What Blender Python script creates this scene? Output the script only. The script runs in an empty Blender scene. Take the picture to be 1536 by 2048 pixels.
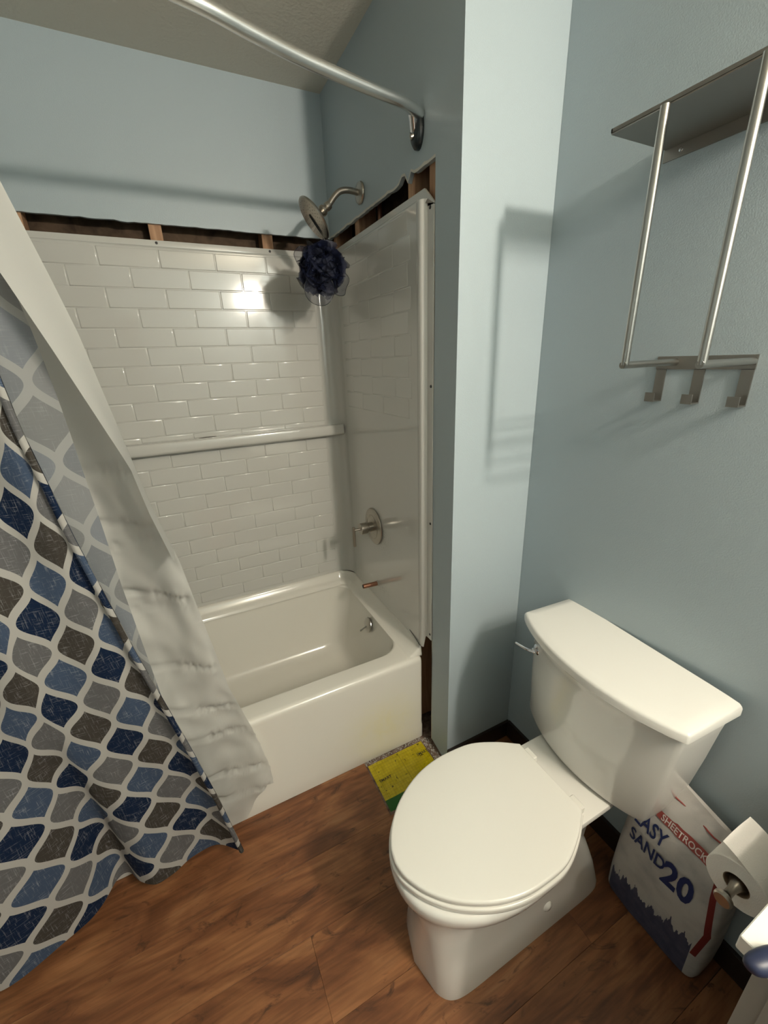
import bpy, bmesh, math, random
from mathutils import Vector, Matrix, noise
random.seed(4)
SC = bpy.context.scene
COL = SC.collection
PI = math.pi

# ------------------------------------------------------------------ camera
CAM = Vector((-0.7275, -1.9290, 1.5489))
F_PX, YAW, PITCH, ROLL = 824.36, 0.45225, 0.35310, -0.03685
fw = Vector((math.sin(YAW) * math.cos(PITCH), math.cos(YAW) * math.cos(PITCH), -math.sin(PITCH)))
rt = Vector((math.cos(YAW), -math.sin(YAW), 0)); up = rt.cross(fw)
cr, sr = math.cos(ROLL), math.sin(ROLL)
rt, up = cr * rt + sr * up, -sr * rt + cr * up
cd = bpy.data.cameras.new('camera'); cam = bpy.data.objects.new('camera', cd); COL.objects.link(cam)
cam.matrix_world = Matrix((( rt.x, up.x, -fw.x, CAM.x), (rt.y, up.y, -fw.y, CAM.y), (rt.z, up.z, -fw.z, CAM.z), (0, 0, 0, 1)))
cd.sensor_fit = 'HORIZONTAL'; cd.sensor_width = 36; cd.lens = F_PX / 1536 * 36
cd.clip_start = 0.02
SC.camera = cam

# ------------------------------------------------------------------ world, exposure
w = bpy.data.worlds.new('world'); SC.world = w; w.use_nodes = True
w.node_tree.nodes['Background'].inputs[0].default_value = (0.5, 0.55, 0.6, 1)
w.node_tree.nodes['Background'].inputs[1].default_value = 0.02
SC.view_settings.view_transform = 'Standard'; SC.view_settings.look = 'None'
SC.view_settings.gamma = 1; SC.view_settings.use_curve_mapping = False
SC.view_settings.exposure = 0.0
LAMP_COL = (1.0, 0.895, 0.755)
LAMP_W = 33.0
LAMPS = [(0.14, -2.50, 2.17), (0.14, -2.72, 2.17), (0.14, -2.94, 2.17)]

# ------------------------------------------------------------------ node helpers
def mat(name, col, rough=.5, metal=0.0, coat=0.0, spec=.5, build=None, bump=0.0, bscale=200., sheen=0):
    m = bpy.data.materials.new(name); m.use_nodes = True
    nt = m.node_tree; b = nt.nodes['Principled BSDF']
    b.inputs['Base Color'].default_value = (*col, 1); b.inputs['Roughness'].default_value = rough
    b.inputs['Metallic'].default_value = metal; b.inputs['Coat Weight'].default_value = coat
    b.inputs['Coat Roughness'].default_value = .05
    b.inputs['Specular IOR Level'].default_value = spec
    if bump:
        n = nt.nodes.new('ShaderNodeTexNoise'); n.inputs['Scale'].default_value = bscale; n.inputs['Detail'].default_value = 3
        tc = nt.nodes.new('ShaderNodeTexCoord'); nt.links.new(tc.outputs['Object'], n.inputs['Vector'])
        bp = nt.nodes.new('ShaderNodeBump'); bp.inputs['Strength'].default_value = bump; bp.inputs['Distance'].default_value = .002
        nt.links.new(n.outputs['Fac'], bp.inputs['Height']); nt.links.new(bp.outputs[0], b.inputs['Normal'])
    if build: build(nt, b)
    return m

class N:
    """tiny expression wrapper over shader math nodes"""
    def __init__(s, nt, sock): s.nt = nt; s.o = sock
    @staticmethod
    def op(nt, kind, *a):
        n = nt.nodes.new('ShaderNodeMath'); n.operation = kind
        for k, x in enumerate(a):
            if isinstance(x, N): nt.links.new(x.o, n.inputs[k])
            else: n.inputs[k].default_value = x
        return N(nt, n.outputs[0])
    def __add__(s, o): return N.op(s.nt, 'ADD', s, o)
    def __sub__(s, o): return N.op(s.nt, 'SUBTRACT', s, o)
    def __mul__(s, o): return N.op(s.nt, 'MULTIPLY', s, o)
    def __truediv__(s, o): return N.op(s.nt, 'DIVIDE', s, o)
    def f(s, kind, *a): return N.op(s.nt, kind, s, *a)

def noise_n(nt, vec, scale, detail=3, dist=0, rough=.5):
    n = nt.nodes.new('ShaderNodeTexNoise'); n.inputs['Scale'].default_value = scale
    n.inputs['Detail'].default_value = detail; n.inputs['Distortion'].default_value = dist; n.inputs['Roughness'].default_value = rough
    if vec is not None: nt.links.new(vec, n.inputs['Vector'])
    return N(nt, n.outputs['Fac'])
def mapping(nt, vec, scale=(1, 1, 1), loc=(0, 0, 0), rot=(0, 0, 0)):
    m = nt.nodes.new('ShaderNodeMapping'); m.inputs['Scale'].default_value = scale
    m.inputs['Location'].default_value = loc; m.inputs['Rotation'].default_value = rot
    nt.links.new(vec, m.inputs['Vector']); return m.outputs[0]
def texco(nt, kind='Object'): return nt.nodes.new('ShaderNodeTexCoord').outputs[kind]
def ramp(nt, fac, stops):
    r = nt.nodes.new('ShaderNodeValToRGB'); nt.links.new(fac.o, r.inputs[0])
    e = r.color_ramp.elements
    while len(e) < len(stops): e.new(.5)
    for k, (p, c) in enumerate(stops): e[k].position = p; e[k].color = (*c, 1)
    return r.outputs[0]
def mix(nt, fac, a, b):
    n = nt.nodes.new('ShaderNodeMix'); n.data_type = 'RGBA'
    if isinstance(fac, N): nt.links.new(fac.o, n.inputs[0])
    else: n.inputs[0].default_value = fac
    for k, x in ((6, a), (7, b)):
        if isinstance(x, tuple): n.inputs[k].default_value = (*x, 1)
        else: nt.links.new(x, n.inputs[k])
    return n.outputs[2]
def sep(nt, vec):
    s = nt.nodes.new('ShaderNodeSeparateXYZ'); nt.links.new(vec, s.inputs[0])
    return N(nt, s.outputs[0]), N(nt, s.outputs[1]), N(nt, s.outputs[2])

# ------------------------------------------------------------------ materials
M = {}
M['paint'] = mat('blue_wall_paint', (.405, .48, .515), .42, bump=.25, bscale=350)
M['ceiling'] = mat('ceiling_paint', (.62, .60, .525), .7, bump=.9, bscale=90)
M['gypsum'] = mat('torn_gypsum_edge', (.52, .50, .46), .9, bump=.8, bscale=150)
M['torn'] = mat('torn_paper', (.62, .60, .54), .9)
M['black_base'] = mat('dark_baseboard', (.022, .014, .011), .35)

def wood_b(c1, c2, sc):
    def f(nt, b):
        v = mapping(nt, texco(nt), sc)
        nt.links.new(ramp(nt, noise_n(nt, v, 6, 5, .6), [(.3, c1), (.7, c2)]), b.inputs['Base Color'])
    return f
M['stud'] = mat('stud_pine', (.5, .3, .17), .7, build=wood_b((.34, .18, .095), (.56, .34, .20), (8, 8, .8)))
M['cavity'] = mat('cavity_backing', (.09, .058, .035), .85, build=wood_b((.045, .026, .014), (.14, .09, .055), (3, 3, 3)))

def porc(nt, b): pass
M['porcelain'] = mat('toilet_porcelain', (.79, .78, .73), .14, coat=.5)
M['seat'] = mat('toilet_seat_plastic', (.80, .79, .73), .22)
def acrylic(nt, b):
    v = texco(nt)
    n = noise_n(nt, v, 9, 4)
    nt.links.new(mix(nt, n.f('MULTIPLY', .12), (.575, .572, .535), (.50, .495, .46)), b.inputs['Base Color'])
M['surround'] = mat('surround_acrylic', (.79, .78, .72), .10, coat=.4, build=acrylic)
def scuffed(nt, b):
    v = texco(nt); x, y, z = sep(nt, v)
    # worn scratches beside the valve and the spout stub
    def blob(cy, cz, ry, rz):
        a = (y - cy) / ry; c = (z - cz) / rz
        return (a * a + c * c).f('MULTIPLY', -1).f('EXPONENT')
    m = blob(-.44, .82, .05, .06) + blob(-.42, .55, .055, .025)
    s = noise_n(nt, mapping(nt, v, (1, 9, 22), rot=(.7, 0, 0)), 9, 5, 1.2)
    k = (m * (s - .5).f('MULTIPLY', 5)).f('MAXIMUM', 0).f('MINIMUM', .35)
    nt.links.new(mix(nt, k, (.60, .597, .56), (.33, .33, .32)), b.inputs['Base Color'])
M['surround_end'] = mat('surround_acrylic_end', (.79, .78, .72), .16, coat=.4, build=scuffed)
def tubm(nt, b):
    v = texco(nt); x, y, z = sep(nt, v)
    def blob(cx, cz, rx, rz):
        a = (x - cx) / rx; c = (z - cz) / rz
        return (a * a + c * c).f('MULTIPLY', -1).f('EXPONENT')
    n = noise_n(nt, v, 24, 5, .8)
    m = (blob(-.19, .15, .14, .12) * (n + .25)).f('MINIMUM', 1) * .75  # yellow stain with the floor sheet's reflection painted in
    front = y.f('LESS_THAN', -.74)
    base = mix(nt, noise_n(nt, v, 12, 3) * .12, (.76, .74, .67), (.69, .67, .60))
    nt.links.new(mix(nt, m * front, base, (.78, .72, .42)), b.inputs['Base Color'])
M['tub'] = mat('tub_acrylic', (.83, .81, .73), .15, coat=.4, build=tubm)
M['brushed'] = mat('brushed_nickel', (.42, .39, .34), .32, 1.0)
M['steel'] = mat('brushed_steel', (.46, .45, .42), .30, 1.0)
M['steel_plate'] = mat('steel_plate', (.36, .34, .31), .38, 1.0)
M['chrome'] = mat('chrome', (.72, .73, .76), .08, 1.0)
M['rod'] = mat('rod_satin', (.86, .87, .86), .27, 1.0)
M['copper'] = mat('copper_pipe', (.40, .20, .13), .4, .9)
M['black'] = mat('black_plastic', (.008, .012, .014), .3)
M['screw'] = mat('screw_black', (.02, .02, .02), .5)
M['dark'] = mat('shadow_hole', (.12, .11, .10), .6)  # dark joint colour, also the painted shade in the ledge recess
M['blue_plastic'] = mat('blue_plastic', (.022, .028, .065), .4)
M['vanity_top'] = mat('vanity_top', (.88, .87, .80), .25, coat=.3)
M['vanity'] = mat('vanity_paint', (.36, .34, .30), .5)
M['paper'] = mat('toilet_paper', (.84, .81, .76), .95, bump=.5, bscale=400)
M['core'] = mat('cardboard_core', (.20, .14, .09), .9)
M['door_wood'] = mat('dark_door', (.06, .03, .018), .4)
M['bulb_glass'] = mat('bulb_glass', (1, .95, .85), .4)

def planks(nt, b):
    info = nt.nodes.new('ShaderNodeObjectInfo')
    rnd = N(nt, info.outputs['Random'])
    v = texco(nt)
    cmb = nt.nodes.new('ShaderNodeCombineXYZ'); nt.links.new((rnd * 37).o, cmb.inputs[0]); nt.links.new((rnd * 13).o, cmb.inputs[1])
    va = nt.nodes.new('ShaderNodeVectorMath'); nt.links.new(v, va.inputs[0]); nt.links.new(cmb.outputs[0], va.inputs[1])
    p = va.outputs[0]
    big = noise_n(nt, mapping(nt, p, (1.3, 4.5, 1)), 2.4, 4, 1.3)
    grain = noise_n(nt, mapping(nt, p, (2.0, 38, 1)), 3, 5, .5)
    knots = noise_n(nt, mapping(nt, p, (3.2, 7, 1)), 2.2, 6, 2.0, .65)
    c = ramp(nt, big, [(.25, (.10, .038, .017)), (.45, (.22, .088, .036)), (.62, (.33, .145, .060)), (.8, (.40, .20, .095))])
    g = ramp(nt, grain, [(.3, (.62, .62, .62)), (.7, (1.12, 1.08, 1.05))])
    m = nt.nodes.new('ShaderNodeMix'); m.data_type = 'RGBA'; m.blend_type = 'MULTIPLY'; m.inputs[0].default_value = .85
    nt.links.new(c, m.inputs[6]); nt.links.new(g, m.inputs[7])
    k = (knots - .58).f('MULTIPLY', 7).f('MAXIMUM', 0).f('MINIMUM', .85)
    nt.links.new(mix(nt, k, m.outputs[2], (.055, .024, .013)), b.inputs['Base Color'])
    bp = nt.nodes.new('ShaderNodeBump'); bp.inputs['Strength'].default_value = .12; bp.inputs['Distance'].default_value = .002
    nt.links.new(grain.o, bp.inputs['Height']); nt.links.new(bp.outputs[0], b.inputs['Normal'])
M['plank'] = mat('vinyl_plank', (.3, .15, .08), .42, build=planks)
def subf(nt, b):
    v = texco(nt)
    nt.links.new(ramp(nt, noise_n(nt, v, 45, 6, .5), [(.35, (.13, .08, .06)), (.55, (.24, .17, .13)), (.72, (.36, .29, .24))]), b.inputs['Base Color'])
M['subfloor'] = mat('dusty_subfloor', (.25, .18, .14), .95, build=subf, bump=1, bscale=120)

def yel(nt, b):
    v = texco(nt); x, y, z = sep(nt, v)
    n = noise_n(nt, v, 30, 5, 1)
    def grid(a, p, t): return (a / p).f('FRACT').f('LESS_THAN', t)
    g = grid(x, .012, .12).f('MAXIMUM', grid(y, .012, .12)) * .22
    G = grid(x + .5, .115, .012).f('MAXIMUM', grid(y + .59, .105, .012)) * .5
    base = ramp(nt, n, [(.3, (.80, .66, .012)), (.7, (.98, .84, .03))])
    c = mix(nt, g.f('MAXIMUM', G), base, (.16, .13, .01))
    spots = (noise_n(nt, v, 60, 2) - .70).f('GREATER_THAN', 0)
    nt.links.new(mix(nt, spots * .8, c, (.07, .06, .01)), b.inputs['Base Color'])
M['yellow'] = mat('yellow_film', (.5, .42, .02), .18, coat=.6, build=yel, bump=1.0, bscale=60)
M['green'] = mat('green_film', (.04, .24, .045), .3, bump=.5, bscale=60)
M['ink'] = mat('dark_print', (.05, .045, .01), .6)

W_D, H_D = .130, .163
def ogee(pale):
    def f(nt, b):
        x, y, z = sep(nt, texco(nt, 'UV'))
        u, v = x, y
        c = (v * (2 * PI)).f('COSINE'); s = (v * (2 * PI)).f('SINE')
        a = u - c * .25; o = u - .5 + c * .25
        fa, fo = a.f('FRACT'), o.f('FRACT')
        d = fa.f('MINIMUM', (fa * -1) + 1).f('MINIMUM', fo.f('MINIMUM', (fo * -1) + 1))
        d = d / ((s * (PI / 2 * W_D / H_D)).f('POWER', 2) + 1).f('SQRT')
        band = d.f('LESS_THAN', .072)
        ea, eo = a.f('FLOOR'), o.f('FLOOR'); n = ea + eo
        odd = (n * .5).f('FRACT').f('GREATER_THAN', .25)
        V = (v + ((odd * -.5) + .5)).f('FLOOR') + odd * .5
        U = n * .5
        i = (U + V + .01).f('FLOOR'); j = (U - V + .01).f('FLOOR')
        fam = (i * .5).f('FRACT').f('GREATER_THAN', .25)
        alt = ((j + (i * .5 + .01).f('FLOOR')) * .5).f('FRACT').f('GREATER_THAN', .25)
        A = mix(nt, alt, (.060, .053, .045), (.006, .017, .048))
        B = mix(nt, alt, (.135, .135, .138), (.060, .090, .148))
        cell = mix(nt, fam, A, B)
        uv = texco(nt, 'UV')
        h1 = noise_n(nt, mapping(nt, uv, (30, 3, 1)), 1.5, 4, .3); h2 = noise_n(nt, mapping(nt, uv, (2.4, 36, 1)), 1.5, 4, .3)
        blot = noise_n(nt, uv, 5, 4)
        wv = ((h1 - .56).f('MULTIPLY', 2.4).f('MAXIMUM', 0) + (h2 - .56).f('MULTIPLY', 2.4).f('MAXIMUM', 0)).f('MINIMUM', .62)
        wv = wv * ((blot - .28) * 2.6).f('MAXIMUM', 0).f('MINIMUM', 1)
        cell = mix(nt, wv, cell, (.58, .59, .61))
        col = mix(nt, band, cell, (.47, .46, .43))
        if pale: col = mix(nt, pale, col, (.42, .44, .45))
        nt.links.new(col, b.inputs['Base Color'])
        out = nt.nodes['Material Output']
        tr = nt.nodes.new('ShaderNodeBsdfTranslucent'); nt.links.new(col, tr.inputs[0])
        ms = nt.nodes.new('ShaderNodeMixShader'); ms.inputs[0].default_value = .35 if pale else .18
        nt.links.new(b.outputs[0], ms.inputs[1]); nt.links.new(tr.outputs[0], ms.inputs[2]); nt.links.new(ms.outputs[0], out.inputs[0])
    return f
M['curtain'] = mat('printed_curtain', (.3, .3, .3), .85, spec=.2, build=ogee(0))
M['curtain_back'] = mat('curtain_reverse', (.5, .5, .5), .85, spec=.2, build=ogee(.60))
def liner(nt, b):
    out = nt.nodes['Material Output']
    tr = nt.nodes.new('ShaderNodeBsdfTranslucent'); tr.inputs[0].default_value = (.70, .70, .67, 1)
    tp = nt.nodes.new('ShaderNodeBsdfTransparent'); tp.inputs[0].default_value = (.92, .92, .9, 1)
    ms = nt.nodes.new('ShaderNodeMixShader'); ms.inputs[0].default_value = .38
    m2 = nt.nodes.new('ShaderNodeMixShader'); m2.inputs[0].default_value = .10
    nt.links.new(b.outputs[0], ms.inputs[1]); nt.links.new(tr.outputs[0], ms.inputs[2])
    nt.links.new(ms.outputs[0], m2.inputs[1]); nt.links.new(tp.outputs[0], m2.inputs[2]); nt.links.new(m2.outputs[0], out.inputs[0])
M['liner'] = mat('white_liner_cloth', (.70, .70, .665), .6, spec=.3, build=liner)
def tulle(nt, b):
    out = nt.nodes['Material Output']
    tp = nt.nodes.new('ShaderNodeBsdfTransparent')
    ms = nt.nodes.new('ShaderNodeMixShader'); ms.inputs[0].default_value = .30
    nt.links.new(b.outputs[0], ms.inputs[1]); nt.links.new(tp.outputs[0], ms.inputs[2]); nt.links.new(ms.outputs[0], out.inputs[0])
M['mesh'] = mat('navy_mesh', (.006, .010, .034), .55, build=tulle)

def bagm(nt, b):
    u, v, _ = sep(nt, texco(nt, 'UV'))          # u: metres along the face to the right, v: metres up
    n = noise_n(nt, texco(nt, 'UV'), 40, 5); nw = noise_n(nt, mapping(nt, texco(nt, 'UV'), (60, 8, 1)), 1.5, 4)
    base = mix(nt, (noise_n(nt, texco(nt, 'UV'), 14, 4) - .45).f('MULTIPLY', 2).f('MAXIMUM', 0).f('MINIMUM', .6), (.50, .48, .45), (.22, .22, .235))
    dark = (v + (nw - .5) * .16 + u * -.25).f('LESS_THAN', .085) * u.f('LESS_THAN', .225) * u.f('GREATER_THAN', .01)
    c = mix(nt, dark, base, mix(nt, n, (.012, .016, .05), (.10, .10, .15)))
    stripe = (u + (v - .2).f('ABSOLUTE') * .12)
    red = stripe.f('GREATER_THAN', .238) * stripe.f('LESS_THAN', .250) * v.f('GREATER_THAN', .10) * v.f('LESS_THAN', .36)
    c = mix(nt, red, c, (.17, .015, .012))
    nt.links.new(c, b.inputs['Base Color'])
M['bag'] = mat('bag_paper', (.6, .58, .55), .7, build=bagm, bump=.6, bscale=40)
M['navy_ink'] = mat('navy_print', (.008, .02, .10), .6)
M['red_ink'] = mat('red_print', (.30, .06, .05), .6)
M['white_ink'] = mat('white_print', (.62, .55, .52), .6)

# ------------------------------------------------------------------ mesh helpers
def link_mesh(name, bm, m, parent=None, smooth=None, kind=None):
    me = bpy.data.meshes.new(name)
    bm.normal_update()
    bm.to_mesh(me); bm.free()
    return link_data(name, me, m, parent, smooth, kind)
def link_data(name, me, m, parent=None, smooth=None, kind=None):
    if m is not None and not me.materials: me.materials.append(M[m] if isinstance(m, str) else m)
    if smooth is not None:
        me.shade_smooth(); me.set_sharp_from_angle(angle=math.radians(smooth))
    o = bpy.data.objects.new(name, me); COL.objects.link(o)
    if parent: o.parent = parent
    if kind: o['kind'] = kind
    return o
def empty(name, label, cat, group=None, loc=(0, 0, 0)):
    o = bpy.data.objects.new(name, None); COL.objects.link(o); o.empty_display_size = .05
    o.location = loc
    o['label'] = label; o['category'] = cat
    if group: o['group'] = group
    return o
def box(bm, x0, x1, y0, y1, z0, z1, bev=0, seg=2):
    r = bmesh.ops.create_cube(bm, size=1); vs = r['verts']
    for v in vs:
        v.co = Vector(((x0 + x1) / 2 + v.co.x * (x1 - x0), (y0 + y1) / 2 + v.co.y * (y1 - y0), (z0 + z1) / 2 + v.co.z * (z1 - z0)))
    if bev:
        es = {e for v in vs for e in v.link_edges}
        bmesh.ops.bevel(bm, geom=list(es), offset=bev, segments=seg, profile=.7, affect='EDGES', clamp_overlap=True)
    return vs
def boxo(name, dims, m, parent=None, bev=0, seg=2, smooth=40, kind=None):
    bm = bmesh.new(); box(bm, *dims, bev, seg); return link_mesh(name, bm, m, parent, smooth if bev else None, kind)
def loft(bm, rings, cap0=True, cap1=True, closed=True):
    R = [[bm.verts.new(p) for p in r] for r in rings]
    n = len(R[0])
    for a, b in zip(R, R[1:]):
        for k in range(n if closed else n - 1):
            bm.faces.new((a[k], a[(k + 1) % n], b[(k + 1) % n], b[k]))
    if cap0: bm.faces.new(list(reversed(R[0])))
    if cap1: bm.faces.new(R[-1])
    return R
def frame(d):
    d = Vector(d).normalized(); a = Vector((0, 0, 1)) if abs(d.z) < .9 else Vector((1, 0, 0))
    x = d.cross(a).normalized(); return x, d.cross(x).normalized(), d
def lathe(bm, origin, axis, prof, n=32, cap=True):
    """prof: (radius, distance along axis)"""
    x, y, d = frame(axis); o = Vector(origin)
    rings = [[o + d * h + (x * math.cos(2 * PI * k / n) + y * math.sin(2 * PI * k / n)) * max(r, 1e-4) for k in range(n)] for r, h in prof]
    loft(bm, rings, cap, cap)
def tube(bm, pts, r, n=16, cap=True):
    pts = [Vector(p) for p in pts]; rings = []
    x = None
    for k, p in enumerate(pts):
        d = (pts[min(k + 1, len(pts) - 1)] - pts[max(k - 1, 0)]).normalized()
        if x is None: x = frame(d)[0]
        x = (x - d * x.dot(d)).normalized(); y = d.cross(x)
        rr = r[k] if isinstance(r, (list, tuple)) else r
        rings.append([p + (x * math.cos(2 * PI * j / n) + y * math.sin(2 * PI * j / n)) * rr for j in range(n)])
    loft(bm, rings, cap, cap)
def catmull(pts, n=8):
    P = [Vector(p) for p in pts]; P = [P[0] * 2 - P[1]] + P + [P[-1] * 2 - P[-2]]; out = []
    for k in range(1, len(P) - 2):
        for j in range(n):
            t = j / n; a, b, c, d = P[k - 1:k + 3]
            out.append(.5 * ((2 * b) + (c - a) * t + (2 * a - 5 * b + 4 * c - d) * t * t + (3 * b - a - 3 * c + d) * t ** 3))
    out.append(P[-2]); return out
def lerp(a, b, t): return a + (b - a) * t
def interp(x, tab):
    if x <= tab[0][0]: return tab[0][1]
    for (x0, y0), (x1, y1) in zip(tab, tab[1:]):
        if x <= x1: return lerp(y0, y1, (x - x0) / (x1 - x0))
    return tab[-1][1]
def sstep(t): t = max(0, min(1, t)); return t * t * (3 - 2 * t)
def rrect(x0, x1, y0, y1, r, z, n=8):
    out = []
    for cx, cy, a0 in ((x1 - r, y1 - r, 0), (x0 + r, y1 - r, 90), (x0 + r, y0 + r, 180), (x1 - r, y0 + r, 270)):
        for k in range(n + 1):
            a = math.radians(a0 + 90 * k / n); out.append(Vector((cx + r * math.cos(a), cy + r * math.sin(a), z)))
    return out
def text_mesh(body, size, bold=0.0, extrude=0.0, xscale=1):
    cu = bpy.data.curves.new('txt', 'FONT'); cu.body = body; cu.size = size; cu.offset = bold; cu.resolution_u = 3
    cu.extrude = extrude
    o = bpy.data.objects.new('txt', cu); COL.objects.link(o)
    dg = bpy.context.evaluated_depsgraph_get(); me = bpy.data.meshes.new_from_object(o.evaluated_get(dg))
    bpy.data.objects.remove(o); bpy.data.curves.remove(cu)
    x0 = min(v.co.x for v in me.vertices)
    for v in me.vertices: v.co.x = (v.co.x - x0) * xscale
    return me

# ------------------------------------------------------------------ room measures
H = 2.52; W = .315; P = .929; XL = -1.535; YF = -3.35; ZC = 2.038; YC = -.815
TUBY = -.765; XR0 = -2.25

def jag(a, b, step, amp, sd):
    out = []; n = max(2, int(abs(b - a) / step))
    for k in range(n + 1):
        t = a + (b - a) * k / n
        out.append((t, amp * (noise.noise(Vector((t * 23 + sd, sd, 0))) + .6 * noise.noise(Vector((t * 90 + sd, 3, 0))))))
    return out

# ---- back wall: drywall above the ragged cut, studs and cavity behind
wall_back = None
bm = bmesh.new()
j = jag(XL, .013, .02, .004, 1.0)
fr = [Vector((XL, 0, H)), Vector((.013, 0, H))] + [Vector((x, 0, ZC + d)) for x, d in reversed(j)]
bk = [p + Vector((0, .013, 0)) for p in fr]
loft(bm, [fr, bk])
wall_back = link_mesh('wall_back', bm, 'paint', kind='structure')
def stud(par, dims): return boxo('stud', dims, 'stud', par)
for xc in (-1.47, -1.075, -.667, -.263): stud(wall_back, (xc - .021, xc + .021, .0135, .085, .02, H - .02))
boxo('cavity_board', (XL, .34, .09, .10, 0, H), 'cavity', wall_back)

# ---- partition: left face (towards the tub) with the same cut, front face lit by the lamp
bm = bmesh.new()
jj = jag(.013, YC, .018, .005, 5.0)
def cutz(y, d):
    return ZC + d + (.012 if -.62 > y > -.70 else 0) - (.02 if -.66 > y > -.685 else 0)
base = jag(0, 1, .3, .002, 2)
fr = [Vector((0, .013, H)), Vector((0, -P + .0131, H)), Vector((0, -P + .0131, 0)), Vector((0, -.90, .004)), Vector((0, -.86, .012)), Vector((0, YC - .004, .022))]
fr += [Vector((0, YC + .003 * math.sin(k * 2.1), z)) for k, z in enumerate((.2, .45, .53, .9, 1.3, 1.7, 1.96))]
fr += [Vector((0, y, cutz(y, d))) for y, d in reversed(jj)]
bkv = [p + Vector((.013, 0, 0)) for p in fr]
loft(bm, [fr, bkv])
wall_part = link_mesh('wall_partition_side', bm, 'paint', kind='structure')
for yc in (-.03, -.262, -.667, -.80): stud(wall_part, (.014, .085, yc - .019 if yc > -.79 else -.84, yc + .019 if yc > -.79 else -.765, .02 if yc > -.79 else .56, H - .02))
bm = bmesh.new(); tube(bm, [(.05, -.385, .6), (.05, -.385, 2.2)], .008, 10); link_mesh('water_pipe', bm, 'copper', wall_part, 40)
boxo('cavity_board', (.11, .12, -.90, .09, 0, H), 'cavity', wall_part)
bm = bmesh.new(); g = [[bm.verts.new((-.0006, y, cutz(y, d) - .0005)), bm.verts.new((-.0006, y, cutz(y, d) + .0055 + .007 * abs(noise.noise(Vector((y * 45, 2, 0))))))] for y, d in jj]
for a, b in zip(g, g[1:]): bm.faces.new((a[0], a[1], b[1], b[0]))
link_mesh('torn_paper_edge', bm, 'torn', wall_part)
boxo('cut_edge', (.0, .0128, YC - .001, YC + .0025, .02, .53), 'torn', wall_part)
bm = bmesh.new(); box(bm, 0.0, W - .0005, -P, -P + .013, 0, H); wall_front_part = link_mesh('wall_partition', bm, 'paint', kind='structure')
bm = bmesh.new(); box(bm, W, W + .02, YF, -P + .013, 0, H); link_mesh('wall_right', bm, 'paint', kind='structure')
bm = bmesh.new(); box(bm, XL - .02, XL, -.93, .1, 0, H); link_mesh('wall_left', bm, 'paint', kind='structure')
bm = bmesh.new(); box(bm, XR0 - .02, XL - .02, -.93, -.91, 0, H); link_mesh('wall_left_return', bm, 'paint', kind='structure')
bm = bmesh.new(); box(bm, XR0 - .02, XR0, YF, -.93, 0, H); link_mesh('wall_left_room', bm, 'paint', kind='structure')
bm = bmesh.new(); box(bm, XR0, W, YF - .02, YF, 0, H); link_mesh('wall_front', bm, 'paint', kind='structure')
d1 = boxo('door_1', (-1.75, -.90, YF, YF + .03, .005, 2.05), 'door_wood', None, .003, kind='structure')  # unseen dark door added to soak up bounced light
bm = bmesh.new(); lathe(bm, (-.97, YF + .031, 1.0), (0, 1, 0), [(0, 0), (.03, 0), (.03, .005), (.012, .01), (.012, .035), (.027, .045), (.027, .06), (0, .07)], 24); link_mesh('door_knob', bm, 'brushed', d1, 30)
bm = bmesh.new(); box(bm, XR0 - .02, W + .02, YF - .02, .1, H, H + .02); link_mesh('ceiling', bm, 'ceiling', kind='structure')
bm = bmesh.new(); box(bm, W - .013, W, YF, -P - .012, .0, .082, .003); link_mesh('baseboard_right', bm, 'black_base', smooth=40, kind='structure')
bm = bmesh.new(); box(bm, .0, W, -P - .013, -P, .0, .076, .003); link_mesh('baseboard_partition', bm, 'black_base', smooth=40, kind='structure')

# ---- floor: subfloor with vinyl planks laid on it, one short piece left out by the tub corner
floor = boxo('floor', (XR0, W, YF, .09, -.03, -.007), 'subfloor', kind='structure')
seams = [-.768, -1.003] + [-1.003 - .19 * k for k in range(1, 13)] + [YF]
seams = [s for s in seams if s >= YF - .001]
for r, (y1, y0) in enumerate(zip(seams, seams[1:])):
    off = (.0, .55, .23, .81, .4)[r % 5]
    xs = [XR0]; x = XR0 + off * 1.2 + .12
    while x < W - .05: xs.append(x); x += 1.2
    xs.append(W)
    if r == 0: xs = [XL, -.296]
    for x0, x1 in zip(xs, xs[1:]):
        boxo('plank', (x0 + .0002, x1 - .0002, y0 + .0002, y1 - .0002, -.007, 0), 'plank', floor, .0005, 1)
boxo('plank', (.012, W, -1.0026, -P - .002, -.007, 0), 'plank', floor, .0009, 1)
# dust and crumbs left along the cut
bm = bmesh.new()
for k in range(260):
    if random.random() < .6: x = random.uniform(-.03, -.002); y = random.uniform(-.93, -.78)
    else: x = random.uniform(-.30, -.02); y = random.uniform(-.782, -.768)
    s = random.uniform(.0008, .003)
    r = bmesh.ops.create_icosphere(bm, subdivisions=1, radius=s)
    for v in r['verts']: v.co = v.co * Vector((1, 1, .6)).length / 1.5 + Vector((x, y, -.006 + s * .3))
link_mesh('plaster_crumbs', bm, 'gypsum', floor, kind='stuff')

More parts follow.
